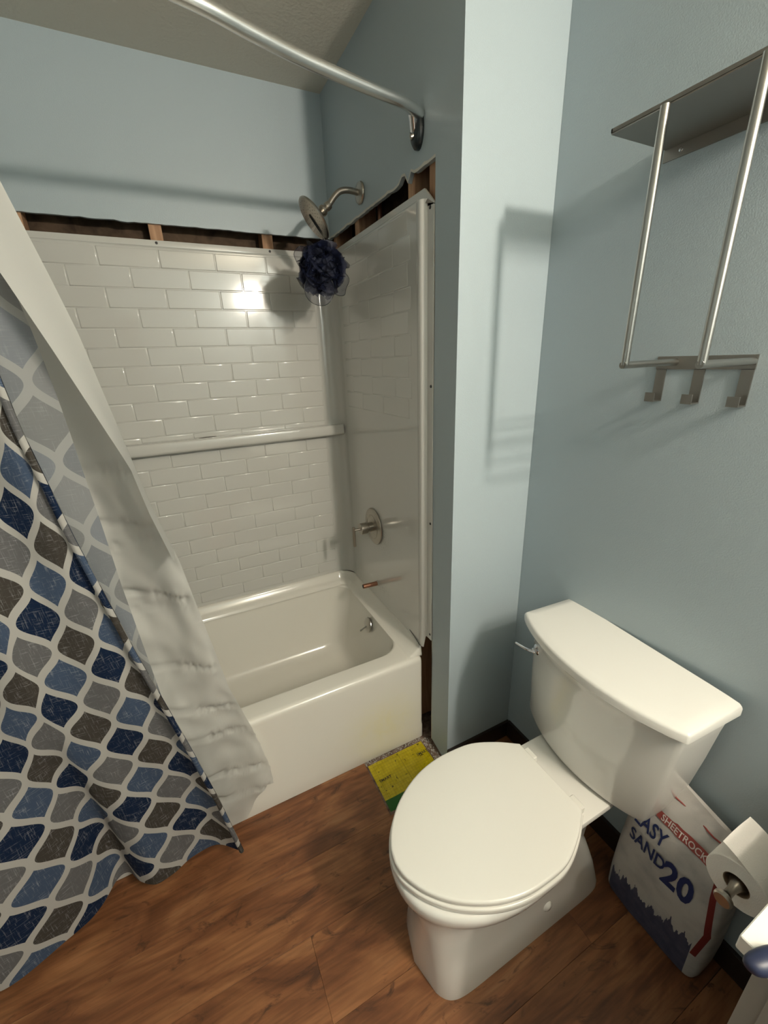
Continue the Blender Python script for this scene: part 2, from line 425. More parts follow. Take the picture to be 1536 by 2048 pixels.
# ---- yellow gridded sheet where the plank is missing
sheet = empty('underlay_sheet', 'yellow gridded sheet with small dark print and green band, on floor at tub corner', 'sheet')
bm = bmesh.new(); nx, ny = 30, 20; vs = {}
def shz(x, y): return -.0045 + .0016 * noise.noise(Vector((x * 30, y * 30, 1)))
def shcorner(i, jn, yt, yb):
    x = lerp(-.288, -.036, i / nx); y = lerp(yt, yb, jn / ny)
    x += (.003 * jn / ny if i == nx else 0); return Vector((x, y, shz(x, y)))
for nm, yt, yb, mm in (('yellow_film', -.786, -.945, 'yellow'), ('green_band', -.945, -.990, 'green')):
    bm = bmesh.new(); g = [[bm.verts.new(shcorner(i, jn, yt, yb)) for i in range(nx + 1)] for jn in range(ny + 1)]
    for jn in range(ny):
        for i in range(nx): bm.faces.new((g[jn + 1][i], g[jn + 1][i + 1], g[jn][i + 1], g[jn][i]))
    r = bmesh.ops.solidify(bm, geom=bm.faces[:], thickness=.0012)
    link_mesh(nm, bm, mm, sheet, 60)
for (tx, ty) in ((-.274, -.873), (-.085, -.842)):
    me = text_mesh('SMART', .017, .0002)
    for v in me.vertices: v.co = Vector((tx + v.co.x, ty + v.co.y, 0)); v.co.z = shz(v.co.x, v.co.y) + .0006 + .0012
    link_data('printed_word', me, 'ink', sheet)

# ------------------------------------------------------------------ bathtub
tub = empty('bathtub', 'white alcove bathtub with plain apron and yellowish stain near its right end', 'bathtub', loc=(-.75, -.38, 0))
tub.location = (0, 0, 0)
bm = bmesh.new()
X0, X1, Y0, Y1, ZT = XL + .01, -.012, TUBY, -.002, .42
rings = []
def R_(ins, z, r=.014, yex=0): return rrect(X0 + ins, X1 - ins, Y0 + ins - yex, Y1 - ins, max(.003, r - ins * .3), z)
rings += [R_(0, .0, yex=.004), R_(0, .062, yex=.004), R_(0, .072), R_(0, .395)]
for k in range(1, 7):
    a = k / 6 * PI / 2; rings.append(R_(.02 * (1 - math.cos(a)), .40 + .02 * math.sin(a), .016))
ix0, ix1, iy0, iy1 = X0 + .10, -.068, -.678, -.048
rings.append(rrect(ix0 - .012, ix1 + .012, iy0 - .012, iy1 + .012, .095, ZT))
for k in range(1, 7):
    a = k / 6 * PI / 2; q = .012 * math.cos(a) - .0
    rings.append(rrect(ix0 - .012 + .012 * math.sin(a), ix1 + .012 - .012 * math.sin(a), iy0 - .012 + .012 * math.sin(a), iy1 + .012 - .012 * math.sin(a), .095 - .006 * math.sin(a), ZT - .012 * (1 - math.cos(a))))
for t, z in ((.25, .33), (.55, .23), (.8, .14)):
    rings.append(rrect(ix0 + .2 * t, ix1 - .075 * t, iy0 + .05 * t, iy1 - .05 * t, .09, z))
for k in range(1, 6):
    a = k / 5 * PI / 2; d = .055 * (1 - math.cos(a)); z = .13 - .055 * math.sin(a)
    rings.append(rrect(ix0 + .17 + d, ix1 - .068 - d, iy0 + .045 + d, iy1 - .045 - d, .09, z))
loft(bm, rings, cap0=False)
link_mesh('basin_and_apron', bm, 'tub', tub, 35)
# raised lip at the back and end walls
bm = bmesh.new()
path = [(X0, -.004)] + [(-.103, -.004)] + [(-.103 + .095 * math.sin(a), -.099 + .095 * math.cos(a)) for a in [k / 10 * PI / 2 for k in range(1, 11)]] + [(-.008, -.40), (-.008, -.60), (-.008, -.70), (-.008, -.738), (-.009, -.748), (-.011, -.7565)]
prof = [(.000, .41), (.000, .470), (.006, .478), (.018, .476), (.024, .468), (.030, .446), (.040, .440), (.052, .436), (.058, .428), (.062, .4195)]
prof_end = [(.000, .41), (.000, .474), (.006, .474), (.012, .462), (.020, .449), (.030, .438), (.040, .430), (.050, .425), (.060, .4215), (.068, .4185)]
rings = []
for k, (x, y) in enumerate(path):
    p0 = Vector((*path[max(0, k - 1)], 0)); p1 = Vector((*path[min(len(path) - 1, k + 1)], 0)); d = (p1 - p0).normalized(); nrm = Vector((d.y, -d.x, 0))
    s = interp(-y, [(0, 1), (.70, 1), (.738, .85), (.748, .6), (.7565, .12)]); e = sstep((-y - .01) / .08)
    narrow = lerp(.62, 1, min(1, abs(x + .115) / .4)) if x < -.115 else .85
    rings.append([Vector((x, y, 0)) + nrm * o * (1 if k < 2 else .9) + Vector((0, 0, ZT + (z - ZT) * s)) for o, z in [(lerp(a[0], b[0], e), lerp(a[1], b[1], e)) for a, b in zip(prof, prof_end)]])
loft(bm, rings, True, True, True)
bmesh.ops.recalc_face_normals(bm, faces=bm.faces)
link_mesh('raised_lip', bm, 'tub', tub, 70)
# overflow plate with its lever
bm = bmesh.new(); oc = Vector((-.084, -.392, .365)); ax = (-1, 0, .22)
lathe(bm, oc, ax, [(.0, 0), (.033, 0), (.036, .003), (.035, .007), (.028, .0105), (.012, .012), (.0, .012)], 32)
ov = link_mesh('overflow_plate', bm, 'steel', tub, 30); ov['label'] = 'round metal overflow plate'
bm = bmesh.new(); tube(bm, [oc + Vector((-.011, 0, -.004)), oc + Vector((-.030, .006, -.018)), oc + Vector((-.04, .010, -.026))], [.0035, .0035, .005], 10)
link_mesh('trip_lever', bm, 'steel', ov, 40)

# ------------------------------------------------------------------ wall surround
sur = empty('tub_surround', 'glossy white moulded subway-tile surround panels above the bathtub', 'tub surround')
FY = -.012; FX = -.014
def prof_extrude(bm, pts, zb, zt):
    a = [Vector((x, y, zb(x, y))) for x, y in pts]; b = [Vector((x, y, zt(x, y))) for x, y in pts]
    loft(bm, [a, b])
arc = [(-.079 + .065 * math.sin(a) , -.077 + .065 * math.cos(a)) for a in [k / 12 * PI / 2 for k in range(13)]]
pts = [(XL + .03, FY)] + [(-.11, FY)] + arc + [(FX, -.10), (.006, -.10), (.006, .006), (XL + .03, .006)]
bm = bmesh.new(); prof_extrude(bm, pts, lambda x, y: .476, lambda x, y: 1.958 if y < -.001 else 1.958)
back_panel = link_mesh('back_panel', bm, 'surround', sur, 30)
boxo('top_flange', (XL + .03, -.030, -.003, .006, 1.958, 1.986), 'surround', back_panel, .003)
fl = [(XL + .03, FY + .001), (-.1, FY + .001)]
# rounded shoulder between the tiled field and the flange
bm = bmesh.new(); rr = []
for x in (XL + .03, -.06):
    rr.append([Vector((x, y, z)) for y, z in ((-.002, 1.955), (FY, 1.9575), (FY + .0012, 1.9615), (FY + .005, 1.965), (-.0025, 1.9665))])
loft(bm, rr); bmesh.ops.recalc_face_normals(bm, faces=bm.faces); link_mesh('shoulder', bm, 'surround', back_panel, 60)
# end panel: flat field, small front ridge, nailing flange
pts = [(FX, -.101), (FX, -.738), (FX - .0015, -.744), (FX - .0045, -.752), (FX - .0055, -.760), (FX - .0045, -.768), (FX, -.775), (-.006, -.779), (-.003, -.782), (-.003, -.812), (.006, -.812), (.006, -.101)]
bm = bmesh.new()
prof_extrude(bm, pts, lambda x, y: .525 if y < -.776 else .474, lambda x, y: 1.958 if y > -.79 else 1.94)
end_panel = link_mesh('end_panel', bm, 'surround_end', sur, 40)
bm = bmesh.new(); a = [Vector((-.003, y, z)) for y, z in ((-.052, 1.956), (-.052, 1.972), (-.060, 1.986), (-.765, 1.986), (-.812, 1.944), (-.812, 1.938), (-.77, 1.94), (-.76, 1.956))]
loft(bm, [a, [p + Vector((.006, 0, 0)) for p in a]]); bmesh.ops.recalc_face_normals(bm, faces=bm.faces); link_mesh('end_flange', bm, 'surround_end', end_panel)
bm = bmesh.new(); rr = []
for y in (-.101, -.740):
    rr.append([Vector((x, y, z)) for x, z in ((-.002, 1.955), (FX, 1.9575), (FX + .0012, 1.9615), (FX + .005, 1.965), (-.0025, 1.9665))])
loft(bm, rr); bmesh.ops.recalc_face_normals(bm, faces=bm.faces); link_mesh('shoulder', bm, 'surround_end', end_panel, 60)
# dark seam where the end panel meets the tub corner
bm = bmesh.new(); tube(bm, catmull([(FX - .0005, -.665, .486), (FX - .001, -.70, .480), (FX - .003, -.735, .4735), (FX - .006, -.757, .4735), (FX + .004, -.775, .478)], 6), .0016, 8)
link_mesh('seam', bm, 'dark', end_panel, 40)
# left end panel, out behind the curtain
boxo('left_panel', (XL + .001, XL + .03, -.80, .01, .476, 1.98), 'surround', sur, .004)
for z in (1.934, 1.467, 1.009, .548):
    bm = bmesh.new(); lathe(bm, (-.0032, -.803 if z < 1.9 else -.795, z), (-1, 0, 0), [(.0, 0), (.0048, 0), (.0044, .0012), (.0, .002)], 12); link_mesh('screw', bm, 'screw', end_panel, 30)
for x in (-1.07, -.672, -.262):
    bm = bmesh.new(); lathe(bm, (x, -.0032, 1.977), (0, -1, 0), [(.0, 0), (.0048, 0), (.0044, .0012), (.0, .002)], 12); link_mesh('screw', bm, 'screw', back_panel, 30)
# embossed tiles
TW, TH, ZB = .1935, .0672, 1.893
cache = {}
def tile_mesh(wd, ht, th, bev, mm):
    k = (round(wd, 4), round(ht, 4), mm)
    if k not in cache:
        bm = bmesh.new(); box(bm, -wd / 2, wd / 2, 0, .006, -ht / 2, ht / 2)
        es = [e for e in bm.edges if all(v.co.y < .001 for v in e.verts)]
        bmesh.ops.bevel(bm, geom=es, offset=bev, segments=4, profile=.5, affect='EDGES')
        bm.normal_update(); big = max(bm.faces, key=lambda f: -f.normal.y * f.calc_area())
        for f in bm.faces: f.smooth = True
        for e in big.edges: e.smooth = False
        me = bpy.data.meshes.new('tile'); bm.to_mesh(me); bm.free(); me.materials.append(M[mm])
        cache[k] = me
    return cache[k]
G = .0026
k = 0; zt = ZB + TH
XR = -.092; XT0 = XL + .06
row = 0
while zt > .50:
    zb = max(zt - TH, .492); ztc = min(zt, 1.955)
    if ztc - zb > .02:
        segs = [(zb, ztc)]
        if zb < 1.262 and ztc > 1.212:
            segs = [(a, b) for a, b in ((zb, 1.210), (1.266, ztc)) if b - a > .012]
        ph = -.48 if row % 2 == 0 else -.583
        for a, b in segs:
            x = ph + TW * 3
            while x > XT0 - TW:
                xa, xb = max(x - TW, XT0), min(x, XR)
                if xb - xa > .02:
                    me = tile_mesh(xb - xa - G, b - a - G, .003, .0031, 'surround')
                    t = link_data('tile', me, None, back_panel); t.location = ((xa + xb) / 2, FY - .0032, (a + b) / 2)
                x -= TW
    zt -= TH; row += 1
# shallower tiles on the end panel
zt = ZB + TH; row = 0
while zt > 1.42:
    zb = zt - TH; ph = -.30 if row % 2 == 0 else -.40
    y = ph + TW * 2
    while y > -.70:
        ya, yb = max(y - TW, -.706), min(y, -.13)
        if yb - ya > .02:
            me = tile_mesh(yb - ya - G, min(zt, 1.955) - zb - G, .003, .0028, 'surround_end')
            t = link_data('tile', me, None, end_panel); t.location = (FX - .0010, (ya + yb) / 2, (zb + min(zt, 1.955)) / 2); t.rotation_euler = (0, 0, -PI / 2)
        y -= TW
    zt -= TH; row += 1
# ledge across the back panel
bm = bmesh.new(); prof = [(FY + .002, 1.224), (-.040, 1.221), (-.062, 1.222), (-.069, 1.226), (-.071, 1.234), (-.071, 1.262), (-.068, 1.268), (-.062, 1.270), (-.045, 1.2655), (FY + .002, 1.2655)]
rings = [[Vector((x, y, z)) for y, z in prof] for x in (XL + .04, -.02)]
loft(bm, rings); bmesh.ops.recalc_face_normals(bm, faces=bm.faces)
ledge = link_mesh('ledge', bm, 'surround', sur, 50)
bm = bmesh.new(); bmesh.ops.create_uvsphere(bm, u_segments=20, v_segments=10, radius=1)
for v in bm.verts: v.co = Vector((-.622 + v.co.x * .048, -.064 + v.co.y * .0085, 1.270 + v.co.z * .004))
rc = link_mesh('grip_recess', bm, 'surround', ledge, 60); 
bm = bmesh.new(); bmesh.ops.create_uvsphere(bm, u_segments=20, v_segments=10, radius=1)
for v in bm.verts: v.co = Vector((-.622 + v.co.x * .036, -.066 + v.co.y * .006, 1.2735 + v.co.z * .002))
link_mesh('recess_hollow', bm, 'dark', rc, 60)  # dark ellipsoid on the ledge, painted shade for the recess interior

# ------------------------------------------------------------------ plumbing trim
val = empty('shower_valve', 'brushed nickel shower valve with round plate and T-shaped lever on the white end panel', 'valve')
vc = Vector((FX - .001, -.357, .847))
bm = bmesh.new(); lathe(bm, vc, (-1, 0, 0), [(0, 0), (.082, 0), (.084, .003), (.082, .007), (.074, .0095), (.056, .0105), (.053, .013), (.050, .0105), (.0, .0105)], 48)
link_mesh('escutcheon', bm, 'brushed', val, 25)
bm = bmesh.new(); lathe(bm, vc + Vector((-.010, 0, 0)), (-1, 0, 0), [(0, 0), (.021, 0), (.021, .022), (.018, .024), (.018, .028), (.0245, .029), (.0255, .031), (.0255, .058), (.024, .060), (0, .060)], 32)
link_mesh('hub', bm, 'brushed', val, 30)
bm = bmesh.new(); tube(bm, [vc + Vector((-.068, 0, 0)), vc + Vector((-.098, 0, 0))], .0055, 14); link_mesh('lever_stem', bm, 'brushed', val, 40)
bm = bmesh.new(); lathe(bm, vc + Vector((-.100, .002, .014)), (0, 0, -1), [(0, 0), (.0068, 0), (.0075, .001), (.0075, .091), (.0065, .0925), (0, .0925)], 18)
link_mesh('lever', bm, 'brushed', val, 30)
bm = bmesh.new(); sp = Vector((FX + .004, -.360, .554))
tube(bm, [sp, sp + Vector((-.078, 0, .004))], .0105, 16); st = link_mesh('spout_stub', bm, 'copper', None, 40)
st['label'] = 'bare copper pipe stub for the missing tub spout, below the valve'; st['category'] = 'pipe'
bm = bmesh.new(); lathe(bm, sp + Vector((-.0785, 0, .004)), (-1, 0, 0), [(0, 0), (.0085, 0), (.0085, .0008), (0, .0008)], 16); link_mesh('pipe_mouth', bm, 'screw', st, 30)
bm = bmesh.new(); lathe(bm, sp + Vector((-.004, 0, 0)), (-1, 0, 0), [(0.0106, 0), (.016, 0), (.017, .002), (.0106, .003)], 20); link_mesh('caulk_ring', bm, 'surround', st, 30)

sh = empty('showerhead', 'round brushed nickel shower head on a bent arm on the blue wall', 'shower head')
se = Vector((-.001, -.341, 2.101))
bm = bmesh.new(); lathe(bm, se, (-1, 0, 0), [(0, 0), (.0325, 0), (.034, .003), (.032, .008), (.026, .011), (.013, .013), (0, .013)], 32); link_mesh('wall_flange', bm, 'brushed', sh, 30)
hc = Vector((-.176, -.341, 2.012)); nd = Vector((-.80, .05, -.60)).normalized()
bm = bmesh.new(); tube(bm, catmull([se + Vector((-.005, 0, 0)), (-.045, -.341, 2.104), (-.075, -.341, 2.099), (-.098, -.341, 2.083), (-.128, -.341, 2.048)], 7), .0098, 16); link_mesh('arm', bm, 'brushed', sh, 40)
bm = bmesh.new(); a = Vector((-.124, -.341, 2.053)); lathe(bm, a, hc - a, [(0, -.004), (.0125, -.004), (.0135, 0), (.0135, .013), (.010, .016), (.017, .024), (.018, .032), (.012, .040), (0, .042)], 24); link_mesh('swivel_nut', bm, 'brushed', sh, 30)
bm = bmesh.new(); lathe(bm, hc, nd, [(0, -.014), (.020, -.014), (.034, -.009), (.062, -.003), (.071, .002), (.0725, .006), (.0705, .009), (.067, .010), (0, .010)], 56); head = link_mesh('spray_disc', bm, 'brushed', sh, 25)
bm = bmesh.new(); x_, y_, _ = frame(nd)
for rr_ in (.018, .032, .046, .060):
    for k in range(int(rr_ * 500)):
        a = 2 * PI * k / int(rr_ * 500); lathe(bm, hc + nd * .0098 + (x_ * math.cos(a) + y_ * math.sin(a)) * rr_, nd, [(.0016, 0), (.0010, .0014), (0, .0014)], 6)
link_mesh('nozzles', bm, 'steel_plate', sh, 40, kind='stuff')

# loofah hanging on a cord from the shower head
lf = empty('loofah', 'navy blue mesh bath pouf hanging by its cord from the shower head', 'loofah')
lc = Vector((-.166, -.345, 1.857))
bm = bmesh.new()
rnd = random.Random(7)
def ruffle(bm, d, R, amp, n, ph, wv, depth):
    x, y, d = frame(d); ring_n = n
    rings = []
    for q in range(6):
        t = q / 5; rad = lerp(.012, R, t ** .8); row = []
        for k in range(ring_n):
            a = 2 * PI * k / ring_n
            wob = amp * t * math.sin(wv * a + ph) + amp * .5 * t * math.sin((wv * 1.7) * a + ph * 3)
            rr2 = rad * (1 + .10 * math.sin(3 * a + ph) + .07 * math.sin(7 * a + 2 * ph))
            row.append(lc + d * (wob + depth * (1 - t * t)) + (x * math.cos(a) + y * math.sin(a)) * rr2)
        rings.append(row)
    loft(bm, rings, False, False)
for k in range(26):
    th = math.acos(1 - 2 * (k + .5) / 26); ph = k * 2.39996
    d = Vector((math.sin(th) * math.cos(ph), math.sin(th) * math.sin(ph), math.cos(th)))
    ruffle(bm, d, rnd.uniform(.066, .092), rnd.uniform(.010, .022), 44, rnd.uniform(0, 6), rnd.randint(5, 8), rnd.uniform(-.01, .03))
link_mesh('mesh_ruffles', bm, 'mesh', lf, 180)
bm = bmesh.new(); bmesh.ops.create_icosphere(bm, subdivisions=4, radius=.066)
for v in bm.verts:
    n = v.co.normalized(); v.co = lc + v.co * (1 + .25 * noise.noise(n * 4) + .18 * abs(noise.noise(n * 9)))
link_mesh('dense_core', bm, mat('navy_core', (.003, .006, .022), .8), lf, 180)
veil_rims = []
bm = bmesh.new()
for dd, R, ax in ((Vector((-.026, -.03, -.068)), .052, (.3, 1, .3)), (Vector((.058, -.02, -.042)), .042, (-.5, 1, .2)), (Vector((-.065, 0, .035)), .032, (0, 1, 0))):
    x, y, d = frame(ax); rings = []
    for q in range(5):
        t = q / 4; rings.append([lc + dd + d * .006 * math.sin(4 * 2 * PI * k / 30) * t + (x * math.cos(2 * PI * k / 30) + y * math.sin(2 * PI * k / 30)) * R * lerp(.2, 1, t) for k in range(30)])
    loft(bm, rings, False, False); veil_rims.append(rings[-1])
def tulle2(nt, b):
    out = nt.nodes['Material Output']; tp = nt.nodes.new('ShaderNodeBsdfTransparent'); ms = nt.nodes.new('ShaderNodeMixShader'); ms.inputs[0].default_value = .6
    nt.links.new(b.outputs[0], ms.inputs[1]); nt.links.new(tp.outputs[0], ms.inputs[2]); nt.links.new(ms.outputs[0], out.inputs[0])
link_mesh('loose_veil', bm, mat('navy_veil', (.02, .025, .05), .5, build=tulle2), lf, 180)
bm = bmesh.new()
for rg in veil_rims: tube(bm, rg + [rg[0]], .0009, 6)
link_mesh('veil_rims', bm, 'black', lf, 60)
bm = bmesh.new(); q = hc + nd * .0115
side = nd.cross(Vector((0, 0, 1))).normalized(); dn = nd.cross(side).normalized(); dn = dn if dn.z < 0 else -dn
top = q + dn * -.012
loop = catmull([lc + Vector((-.004, -.03, .05)), q + dn * .07 - side * .004, q + dn * .03 - side * .005, top - side * .003, top + side * .003, q + dn * .03 + side * .005, q + dn * .07 + side * .004, lc + Vector((.004, -.03, .05))], 6)
tube(bm, loop, .0016, 8); link_mesh('cord', bm, 'black', lf, 60)

# ------------------------------------------------------------------ shower rod
rod = empty('shower_rod', 'curved satin metal shower curtain rod fixed high on the blue wall', 'curtain rod')
ctrl = [(-.008, -.752, 2.150), (-.068, -.779, 2.150), (-.146, -.795, 2.150), (-.23, -.811, 2.150), (-.355, -.839, 2.150), (-.463, -.872, 2.150), (-.56, -.905, 2.150), (-.68, -.930, 2.150), (-.767, -.936, 2.150),
        (-.86, -.930, 2.150), (-.98, -.905, 2.150), (-1.10, -.868, 2.150), (-1.25, -.825, 2.150), (-1.40, -.790, 2.150), (XL + .008, -.752, 2.150)]
rodpath = catmull(ctrl, 6)
bm = bmesh.new(); tube(bm, rodpath, .0128, 24); link_mesh('rod_tube', bm, 'rod', rod, 40)
def ry(x):
    best = min(rodpath, key=lambda p: abs(p.x - x)); return best.y
for sx, xw in ((-1, 0.0), (1, XL)):
    bm = bmesh.new()
    prof = []
    rings = []
    for h, s in ((0, 1), (.010, 1), (.016, .85), (.018, .6)):
        rings.append([Vector((xw + sx * h, -.734 + .026 * s * math.cos(a), 2.126 + .046 * s * math.sin(a))) for a in [2 * PI * k / 28 for k in range(28)]])
    loft(bm, rings); bmesh.ops.recalc_face_normals(bm, faces=bm.faces); link_mesh('wall_bracket', bm, 'black', rod, 40)
    bm = bmesh.new(); tube(bm, [(xw + sx * .010, -.728, 2.125), (xw + sx * .026, -.748, 2.152)], [.013, .014], 16); link_mesh('clamp', bm, 'chrome', rod, 40)
    bm = bmesh.new(); lathe(bm, (xw + sx * .012, -.731, 2.112), (sx, .3, -.3), [(0, 0), (.007, 0), (.007, .012), (.004, .014), (0, .014)], 14); link_mesh('clamp_screw', bm, 'brushed', rod, 30)

# ------------------------------------------------------------------ shower curtain (printed) and liner
cur = empty('shower_curtain', 'shower curtain printed with a navy, grey and taupe ogee lattice', 'shower curtain')
EDGE = [(.06, -.785), (.33, -.819), (.573, -.858), (.914, -.917), (1.221, -.963), (1.45, -.990), (1.60, -.998), (1.9, -1.000), (2.2, -1.0)]
hemc = catmull([(-.785, -.922, 0), (-.86, -.872, 0), (-.943, -.845, 0), (-1.0, -.868, 0), (-1.046, -.888, 0), (-1.088, -.865, 0), (-1.118, -.815, 0), (-1.150, -.812, 0), (-1.19, -.865, 0), (-1.233, -.905, 0), (-1.316, -.942, 0), (-1.396, -.955, 0), (-1.46, -.93, 0), (-1.50, -.88, 0)], 12)
cum = [0]
for a, b in zip(hemc, hemc[1:]): cum.append(cum[-1] + (b - a).length)
L = cum[-1]; NS = 150; NZ = 110
def hem_at(s):
    d = s * L
    for k in range(len(cum) - 1):
        if d <= cum[k + 1]: t = (d - cum[k]) / (cum[k + 1] - cum[k]); return hemc[k].lerp(hemc[k + 1], t)
    return hemc[-1]
ZH, ZTOP = .065, 2.135
def hemz(s): return ZH + .010 * math.sin(s * 17) + (.012 if s < .02 else 0)
def cpos(s, t, yoff=0):
    z = lerp(hemz(s), ZTOP, t); b = hem_at(s)
    xt = lerp(-1.0, -1.505, s); amp = .032
    yt = ry(xt) + amp * math.sin(s * 2 * PI * 5.5 + 1.2) * (1 - .0 * s)
    k = sstep((t - .68) / .30)
    flat = sstep((z - .12) / .95); by = lerp(b.y, -.905 + .012 * math.sin(s * 9), flat)
    x = lerp(b.x, xt, k); y = lerp(by, yt, k)
    x0 = lerp(hem_at(0).x, -1.0, k); y0 = lerp(lerp(hem_at(0).y, -.905, flat), ry(-1) + amp * math.sin(1.2), k)
    f = (1 - s) ** 3
    x += (interp(z, EDGE) - x0) * f; y += (-.921 - y0) * f
    # soft creases
    y += .010 * math.sin(s * 21 + 2.5 * t) * (1 - k) * sstep(s * 6)
    y += .007 * noise.noise(Vector((s * 5, z * 2.2, 3))) * sstep(s * 8)
    return Vector((x, y + yoff, z))
def cloth(fn, us, ts, uvf):
    bm = bmesh.new(); uvl = bm.loops.layers.uv.new('UVMap')
    g = [[bm.verts.new(fn(u, t)) for u in us] for t in ts]
    for a in range(len(ts) - 1):
        for b in range(len(us) - 1):
            idx = ((a, b + 1), (a, b), (a + 1, b), (a + 1, b + 1))
            f = bm.faces.new([g[i][j] for i, j in idx])
            for lp, (i, j) in zip(f.loops, idx): lp[uvl].uv = uvf(us[j], ts[i])
    return bm
us = [k / NS for k in range(NS + 1)]; ts = [k / NZ for k in range(NZ + 1)]
U0, V0 = .30, .10
bm = cloth(cpos, us, ts, lambda s, t: (U0 - s * L / W_D, V0 + lerp(ZH, ZTOP, t) / H_D))
link_mesh('printed_panel', bm, 'curtain', cur, 180)
# turned hem along the free edge
hw = .013
bm = cloth(lambda u, t: cpos(0, t) + Vector((-hw * u * (1 if t < .72 else .6), -.004 - .004 * math.sin(u * PI), 0)), [k / 5 for k in range(6)], ts, lambda s, t: (.02 + s * .12, V0 + .4 + lerp(ZH, ZTOP, t) / H_D))
link_mesh('turned_hem', bm, 'curtain', cur, 180)
# pleat behind the free edge that shows the pale reverse of the print
REV = [(.3, -.868), (.503, -.893), (.856, -.908), (1.062, -.917), (1.217, -.921), (1.332, -.926), (1.438, -.930), (1.52, -.934), (1.62, -.942), (1.7, -.950), (2.2, -.955)]
def rpos(u, t):
    z = lerp(.42, ZTOP, t); xr = interp(z, REV); xl = interp(z, EDGE) - .05
    y = lerp(-.840, -.868, sstep((z - .5) / .8)) + .008 * math.sin(u * 3 + z * 3)
    if z > 1.6: y = lerp(y, ry(-.97), sstep((z - 1.6) / .5))
    return Vector((lerp(xl, max(xr, xl + .01), u), y, z))
bm = cloth(rpos, [k / 14 for k in range(15)], [k / 90 for k in range(91)], lambda s, t: (U0 + .25 + s * 1.05, V0 + .5 + lerp(.42, ZTOP, t) / H_D))
link_mesh('pale_reverse_pleat', bm, 'curtain_back', cur, 180)

lin = empty('curtain_liner', 'plain white translucent liner hanging over the outside of the tub beside the printed curtain', 'curtain liner')
SIL = [(.17, -.655), (.25, -.657), (.45, -.692), (.64, -.733), (.80, -.751), (.97, -.771), (1.09, -.785), (1.25, -.817), (1.455, -.845), (1.62, -.868), (1.72, -.889), (1.87, -.923), (2.0, -.945), (2.2, -.955)]
def liney(z):     # distance of the hanging liner from the back wall
    return interp(z, [(.1, -.812), (.40, -.808), (.46, -.815), (.9, -.846), (1.5, -.868), (1.9, -.875), (2.2, -.89)])
def crease(u, z):
    d = 0
    for zc, a, sl in ((.78, .006, .10), (.93, .006, -.06), (1.02, .009, .10), (1.11, .007, -.10), (1.20, .010, .02), (1.33, .005, .0), (.62, .007, .12), (.50, .009, .10), (.34, .010, .16), (.22, .007, .12)):
        q = (z - zc - sl * (u - .5)) / .009
        d += 1.7 * a * (abs(q) * 1.2 < 1) * (1 - abs(q) * 1.2) * (.3 + .7 * sstep(noise.noise(Vector((u * 4, zc * 9, 0))) + .6))
    d += .009 * noise.noise(Vector((u * 5, z * 9, 4))) + .006 * noise.noise(Vector((u * 11, z * 16, 8)))
    return d
def lpos(u, t):
    z = lerp(.165 + .012 * math.sin(u * 20) - .10 * sstep(u * 5), ZTOP, t); xs = interp(z, SIL); xl = min(xs - .35, -1.25)
    wd = sstep(u * 7)
    x = xs - (xs - xl) * u
    y = liney(z) + .016 * (1 + math.sin(u * 9 - 1.2)) * wd * sstep((z - .4) / .4) + 1.5 * crease(u, z) * sstep(u * 25) * (1.0 if z < 1.35 else .3)
    y += .06 * sstep((z - .5) / .9) * sstep(u * 3.5)
    y = min(y, -.785 if z < .46 else -.74); y = max(y, liney(z) - .02)
    if z < .45: x += .004 * noise.noise(Vector((z * 60, 0, 0)))
    return Vector((x, y, z))
bm = cloth(lpos, [(k / 70) ** 1.25 for k in range(71)], [k / 170 for k in range(171)], lambda s, t: (s, t))
link_mesh('liner_panel', bm, 'liner', lin, 180)
FL = [(1.10, -.790), (1.279, -.812), (1.372, -.838), (1.467, -.868), (1.587, -.906), (1.71, -.947), (1.85, -1.00), (2.2, -1.10)]
def fpos(u, t):
    z = lerp(1.12, ZTOP, t); xs = interp(z, SIL); xl = interp(z, FL); xl = min(xl, xs - .001)
    y = lerp(liney(z), -.93, u ** 1.3) - .012 * math.sin(u * PI)
    return Vector((lerp(xs, xl, u), y, z))
bm = cloth(fpos, [k / 12 for k in range(13)], [k / 80 for k in range(81)], lambda s, t: (s, t))
link_mesh('folded_edge', bm, 'liner', lin, 180)

# ------------------------------------------------------------------ toilet
toi = empty('toilet', 'white two-piece toilet with closed lid and a curved-front tank', 'toilet', loc=(0, 0, 0))
TY = -1.372
def outline(xb, xf, b, xm, nb, nf, z, cy=TY, n=64, tilt=0):
    """egg outline: back x=xb, front x=xf, widest b at x=xm"""
    out = []
    for k in range(n):
        a = 2 * PI * k / n; c, s = math.cos(a), math.sin(a)
        if c >= 0: q = nb; A = xb - xm
        else: q = nf; A = xm - xf
        x = xm + math.copysign(abs(c) ** (2 / q), c) * A
        y = math.copysign(abs(s) ** (2 / q), s) * b
        out.append(Vector((x, cy + y + tilt * (x - xm), z)))
    return out
def base_ring(xb, xc, bow, b, z, cy=TY, nn=11):
    out = []
    for p in outline(xb, xc, b, -.10, nn, nn, z, cy):
        q = (p.y - cy) / b; t = max(0, (p.x + .10) / (xc + .10)) ** 3
        p.x -= bow * (1 - q * q) * t; out.append(p)
    return out
bm = bmesh.new()
